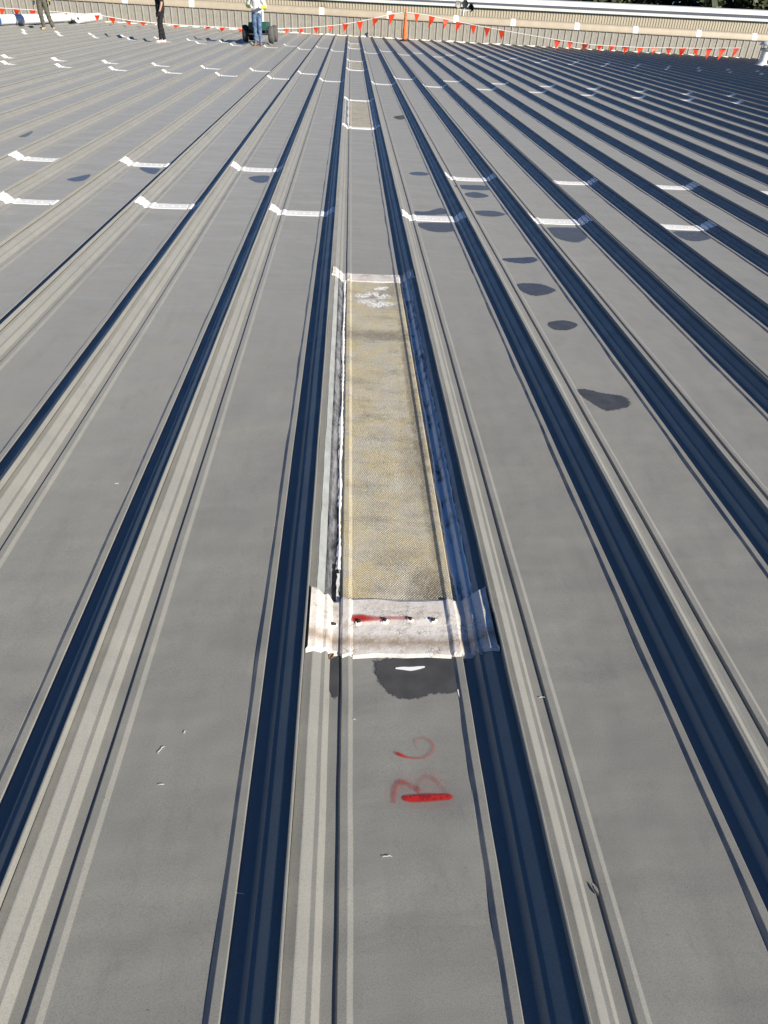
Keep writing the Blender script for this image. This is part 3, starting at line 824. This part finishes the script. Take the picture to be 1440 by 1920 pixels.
def pennant_line(ctrl, flags, label, seed):
    # ctrl: (px, py, depth) along the cord
    P3 = [atD(a, b, d) for a, b, d in ctrl]
    root = empty('pennant_line', (P3[0].x, P3[0].y, 0)); tag(root, label, 'pennant line', 'orange pennant lines along the roof end')
    o3 = Vector((P3[0].x, P3[0].y, 0))
    b = MB(); b.tube([p-o3 for p in P3], .016, 5); b.build('cord', M_cord, root)
    rnd = random.Random(seed)
    for px in flags:
        for i in range(len(ctrl)-1):
            a, c = ctrl[i], ctrl[i+1]
            if min(a[0], c[0]) <= px <= max(a[0], c[0]):
                t_ = (px-a[0])/(c[0]-a[0]); p = P3[i].lerp(P3[i+1], t_)
                d = P3[i+1]-P3[i]
                s = rnd.uniform(.85, 1.1)
                room = max(.30, min(1, (p.z-.03)/.52))
                inst('pennant', rnd.choice(pen_meshes), root, p-o3-Vector((0, 0, .008)), (rnd.uniform(-.15,.15), rnd.uniform(-.12,.12), math.atan2(d.y, d.x)+rnd.uniform(-.25,.25)), (s, s, s*room))
                break
pennant_line([(1390,90,38.5),(1310,90.5,39),(1200,89,39.3),(1110,84,39.6),(1040,74,39.9),(960,60,40.3),(900,49,40.6),(850,39,40.8),(800,28,40.9),(775,24.5,40.9),(762,23,40.9)],
    [782,810,836,861,888,914,941,1046,1070,1097,1125,1148,1174,1201,1228,1255,1280,1306,1331,1356,1381], 'pennant line sagging from the orange post down to the right', 1)
pennant_line([(756,23.5,40.9),(735,26,40.9),(702,34,40.8),(670,41,40.8),(640,46,40.8),(600,50,40.8),(560,53,40.7),(541,53,40.6),(500,54.5,39.5),(452,53,39.2),(400,50,39.2),(330,46.5,39.2),(290,43,39),(240,38,38.8),(212,33,38.8),(190,29,38.8),(145,25.5,38.8),(90,21,38.8),(58,18.5,38.8),(0,15,38.8),(-40,13,38.8)],
    [734,704,675,648,619,592,565,537,505,452,417,390,330,298,268,240,210,182,148,120,61,31,4], 'pennant line running from the orange post to the far left', 2)

# ------------------------------------------------------------------ white membrane rolls
def roll(pa, pb, rad, label, band=None):
    A = ground(*pa, z=.07); B = ground(*pb, z=.07); ax = (B-A); L = ax.length; ax.normalize()
    root = empty('membrane_roll', (A.x, A.y, 0)); tag(root, label, 'roll', 'white membrane rolls by the parapet')
    b = MB(); c = Vector((0, 0, rad+.065))
    b.lathe([(.05, .05), (.05, 0), (rad*.96, 0), (rad, .02), (rad, L-.02), (rad*.96, L), (.05, L), (.05, L-.05)], ax, c, 24); b.build('roll_body', M_whiteroll, root, True)
    for l_ in (.045, L-.045):
        b = MB(); b.lathe([(.0001, l_), (.051, l_)], ax, c, 14); b.build('core', M_core, root)
    if band:
        b = MB(); b.lathe([(rad+.003, band), (rad+.005, band+.02), (rad+.005, band+.26), (rad+.003, band+.28)], ax, c, 24); b.build('band', M_blue, root, True)
roll((-70, 50), (138, 41), .17, 'long white roll with a blue band behind the worker in olive trousers', 2.05)
roll((147, 43.8), (187, 39.3), .17, 'shorter white roll with its open end toward the camera')

# ------------------------------------------------------------------ vent pipe at the right edge
def vent():
    g = ground(1427, 124); root = empty('vent_pipe', (g.x, g.y, 0)); tag(root, 'white capped vent pipe at the right edge of the roof', 'vent')
    b = MB(); b.lathe([(.34,.02),(.30,.05),(.22,.10),(.19,.16)], (0,0,1), (0,0,0), 18); b.build('flashing_boot', M_pvc, root, True)
    b = MB(); b.lathe([(.18,.05),(.18,.62)], (0,0,1), (0,0,0), 18); b.build('pipe', M_pvc, root, True)
    b = MB(); b.lathe([(.20,.58),(.27,.60),(.27,.66),(.20,.68)], (0,0,1), (0,0,0), 18); b.build('collar', M_steel, root, True)
    for a in range(4):
        b = MB(); an = a*math.pi/2+.4; b.box((.2*math.cos(an), .2*math.sin(an), .73), (.03,.03,.14)); b.build('strut', M_steel, root)
    b = MB(); b.lathe([(.34,.78),(.36,.80),(.34,.84),(.22,.93),(.0001,.96)], (0,0,1), (0,0,0), 18); b.build('cap', M_pvc, root, True)
vent()

# ------------------------------------------------------------------ cart
def wheel(parent, c, r, w_, tm):
    b = MB(); h = w_/2
    prof = [(r*.55,-h*.75),(r*.72,-h),(r*.9,-h*.95),(r*.985,-h*.6),(r,-.0),(r*.985,h*.6),(r*.9,h*.95),(r*.72,h),(r*.55,h*.75)]
    b.lathe(prof, (1,0,0), c, 24); ty = b.build('tyre', tm, parent, True)
    b = MB(); cc = Vector((0,0,0)); b.lathe([(.0001,-h*.5),(r*.15,-h*.5),(r*.5,-h*.6),(r*.57,-h*.72),(r*.57,h*.72),(r*.5,h*.6),(r*.15,h*.5),(.0001,h*.5)], (1,0,0), c, 16)
    b.build('rim', M_steel, ty, True)
def cart():
    A = ground(462, 83); B = ground(509, 86); c = (A+B)/2
    root = empty('cart', (c.x, c.y, .07), math.atan2((B-A).y, (B-A).x)*.0); tag(root, 'green flatbed cart on four fat black tyres behind the worker in jeans', 'cart')
    hw = (B.x-A.x)/2; r = .27
    for sx in (-1, 1):
        wheel(root, (sx*hw, 0, r), r, .20, M_rubber if sx < 0 else M_tyre_pale)
        wheel(root, (sx*(hw-.02)+.06, 1.15, r), r, .20, M_rubber if sx < 0 else M_tyre_pale)
    for y in (0, 1.15):
        b = MB(); b.tube([(-hw,y,r),(hw,y,r)], .02, 8); b.build('axle', M_steel, root)
    b = MB()
    for sx in (-.3, .3): b.box((sx, .57, .36), (.05, 1.5, .06))
    b.box((0, 0, .33), (.62,.06,.06)); b.box((0, 1.15, .33), (.62,.06,.06)); b.build('chassis', M_rubber, root)
    b = MB(); b.box((0, .57, .44), (hw*2-.3, 1.6, .05)); 
    b.build('deck', M_green, root)
    for y in (-.22, 1.36):
        b = MB(); b.box((0, y, .54), (hw*2-.3, .03, .16)); b.build('end_board', M_green, root)
    for sx in (-1, 1):
        b = MB(); b.box((sx*(hw-.165), .57, .54), (.03, 1.54, .16)); b.build('side_board', M_green, root)
    b = MB(); b.tube([(0,1.4,.35),(0,1.8,.6),(0,1.95,1.0)], .02, 8); b.tube([(-.15,1.95,1.0),(.15,1.95,1.0)], .018, 8); b.build('handle', M_steel, root)
cart()
def small_box(px, py, dims, mat, name, label, cat, zoff):
    g = ground(px, py); root = MB(); root.box((0,0,dims[2]/2), dims); root.box((0,-dims[1]/2-.004,dims[2]*.5), (dims[0]*.7,.006,dims[2]*.5))
    o = root.build(name, mat); o.location = (g.x, g.y, zoff); tag(o, label, cat)

# ------------------------------------------------------------------ people
def skinned(verts, edges, radii, root_i=0, sub=2):
    me = bpy.data.meshes.new('skeleton'); me.from_pydata(verts, edges, []); me.update()
    o = bpy.data.objects.new('skeleton', me); COL.objects.link(o)
    sm = o.modifiers.new('skin', 'SKIN'); sm.use_smooth_shade = True
    if not me.skin_vertices: me.attributes
    sv = me.skin_vertices[0].data
    for i, r_ in enumerate(radii):
        sv[i].radius = (r_, r_) if isinstance(r_, (int, float)) else r_
        sv[i].use_root = (i == root_i)
    ss = o.modifiers.new('sub', 'SUBSURF'); ss.levels = sub; ss.render_levels = sub
    dg = bpy.context.evaluated_depsgraph_get(); dg.update()
    ev = o.evaluated_get(dg); out = bpy.data.meshes.new_from_object(ev)
    bpy.data.objects.remove(o)
    return out
def person(foot_px, height, facing, pose, outfit, label):
    g = ground(*foot_px, z=.0); s = height/1.75
    root = empty('person', (g.x, g.y, pose.get('z', 0)), facing); tag(root, label, 'person', 'workers on the roof')
    V = []; E = []; Rr = []
    def add(p, r, par=None):
        V.append(tuple(Vector(p)*s)); Rr.append(r*s); i = len(V)-1
        if par is not None: E.append((par, i))
        return i
    pel = add((0,0,.98), .135); wa = add((0,-.0,1.12), .125, pel); ch = add((0,0,1.30), .145, wa); sh = add((0,0,1.43), .10, ch)
    nk = add((0,-.01,1.50), .058, sh); hd0 = add((0,-.02,1.575), .078, nk); hd1 = add((0,-.02,1.66), .086, hd0); hd2 = add((0,-.015,1.72), .062, hd1)
    hands = []
    for sx, leg, arm in ((-1, pose['legL'], pose['armL']), (1, pose['legR'], pose['armR'])):
        hip = add((sx*.09, 0, .90), .098, pel)
        kn = add((sx*.10+leg[0][0], leg[0][1], .50+leg[0][2]), .064, hip)
        cf = add(((sx*.10+leg[0][0])*.7+(sx*.10+leg[1][0])*.3, leg[0][1]*.7+leg[1][1]*.3+.015, .37+leg[1][2]*.3), .060, kn)
        an = add((sx*.10+leg[1][0], leg[1][1], .10+leg[1][2]), .043, cf)
        he = add((sx*.10+leg[1][0], leg[1][1]+.02, .045+leg[1][2]), .042, an)
        tx = leg[2]; add((sx*.10+leg[1][0]+tx[0]*.17, leg[1][1]+tx[1]*.17, .035+leg[1][2]), .036, he)
        so_ = add((sx*.185, 0, 1.415), .066, sh)
        el = add((sx*.215+arm[0][0], arm[0][1], 1.13+arm[0][2]), .047, so_)
        wr = add((sx*.215+arm[1][0], arm[1][1], .88+arm[1][2]), .030, el)
        d = (Vector(V[wr])-Vector(V[el])).normalized()/1.0
        pa = add(tuple(Vector(V[wr])/s + d*.06), .034, wr)
        side = d.cross(Vector((0,1,0))).normalized(); fwd = Vector((0,-1,0))
        hands.append((Vector(V[pa])/s, d, sx))
        for fi in range(4):
            off = fwd*(.03-.02*fi)
            a_ = add(tuple(Vector(V[pa])/s + d*.035 + off), .0105, pa)
            b_ = add(tuple(Vector(V[a_])/s + d*(.035-.004*abs(fi-1.3)) - side*.006), .0095, a_)
            add(tuple(Vector(V[b_])/s + d*.022 - side*.016), .008, b_)
        th = add(tuple(Vector(V[pa])/s - d*.02 + fwd*.042), .011, pa)
        add(tuple(Vector(V[th])/s + d*.035 + fwd*.018), .009, th)
    me = skinned(V, E, Rr)
    me.name = 'body'; me.materials.append(M_skin)
    for p in me.polygons: p.use_smooth = True
    body = bpy.data.objects.new('body', me); COL.objects.link(body); body.parent = root
    # nose, ears and hair
    b = MB(); b.lathe([(.0001,.03),(.010,.02),(.016,.0)], (0,-1,-.3), Vector((0,-.10,1.625))*s, 8); b.build('nose', M_skin, root, True)
    for sx in (-1, 1):
        b = MB(); b.lathe([(.0001,.014),(.02,.008),(.024,-.01)], (sx,0,0), Vector((sx*.082,-.005,1.63))*s, 8); b.build('ear', M_skin, root, True)
    b = MB(); b.lathe([(.0001,.115),(.05,.105),(.085,.06),(.098,.01),(.094,-.03)], (0,.35,1), Vector((0,.0,1.665))*s, 14); b.build('hair', outfit['hair'], root, True)
    def cloth(name, cond, off, mat):
        keep = [p for p in me.polygons if cond(p.center/s)]
        idx = {}; vs = []; fs = []
        for p in keep:
            f_ = []
            for vi in p.vertices:
                if vi not in idx:
                    idx[vi] = len(vs); v = me.vertices[vi]
                    wr_ = .006*math.sin(v.co.z*55+v.co.x*40)
                    vs.append(v.co + v.normal*(off+wr_*(off > .009))*s)
                f_.append(idx[vi])
            fs.append(tuple(f_))
        o = mk(name, vs, fs, mat, root, True)
        return o
    armz = lambda c: abs(c.x) > .165 and c.z > .6 or (abs(c.x) > .19 and c.z > .5)
    cloth('trousers', lambda c: c.z < 1.03 and c.z > .10 and not (abs(c.x) > .195 and c.z > .60), outfit.get('loose', .016), outfit['trousers'])
    hem = outfit.get('hem', .93); slv = outfit.get('sleeve', .92)
    cloth('shirt', lambda c: (c.z > hem and c.z < 1.50 and not (abs(c.x) > .195 and c.z < 1.18)) , .026, outfit['shirt'])
    for sx in (-1, 1):
        cloth('sleeve', lambda c: sx*c.x > .19 and slv < c.z < 1.36, .02, outfit['sleeves'])
        cloth('boot', lambda c: c.z < .15 and sx*c.x > 0, .010, outfit['boots'])
        if outfit.get('gloves'): cloth('glove', lambda c: sx*c.x > .19 and .55 < c.z < .90, .006, outfit['gloves'])
    return root
STR = ((0,0,0),(0,0,0),(0,-1))
person((89,56), 1.80, .15, dict(legL=((-.02,-.06,0),(-.01,.02,0),(-.2,-1)), legR=((.05,-.16,.02),(.13,-.10,.05),(.4,-.9)),
       armL=((-.04,.02,0),(-.05,-.06,.02)), armR=((.05,-.02,0),(.08,-.16,.03))),
       dict(trousers=M_olive, shirt=M_neon, sleeves=M_neon, boots=M_tanboot, gloves=M_blackcloth, hair=M_hat, hem=.97, loose=.026),
       'worker in olive trousers and neon yellow vest stepping beside the white roll')
person((308,81), 1.78, -1.15, dict(legL=((.04,-.04,0),(.05,.03,0),(0,-1)), legR=((-.03,-.10,0),(-.04,-.12,.0),(0,-1)),
       armL=((-.03,.03,0),(-.03,-.04,.0)), armR=((.03,.02,0),(.03,-.08,.02))),
       dict(trousers=M_blackcloth, shirt=M_blackcloth, sleeves=M_blackcloth, boots=M_paleshoe, gloves=M_blackcloth, hair=M_hair, hem=.86, sleeve=1.18, loose=.014),
       'worker dressed all in black with pale shoes walking near the parapet')
person((484,86), 1.80, .0, dict(legL=((.02,0,0),(.02,0,0),(-.15,-1)), legR=((-.01,-.02,0),(.0,-.01,0),(.15,-1)),
       armL=((-.10,.05,.02),(.04,-.24,.26)), armR=((.10,.05,.02),(-.02,-.24,.26))),
       dict(trousers=M_jeans, shirt=M_greycloth, sleeves=M_neon, boots=M_brownboot, hair=M_hair, hem=.98, sleeve=1.08, loose=.014),
       'worker in faded blue jeans and pale grey shirt standing before the cart')
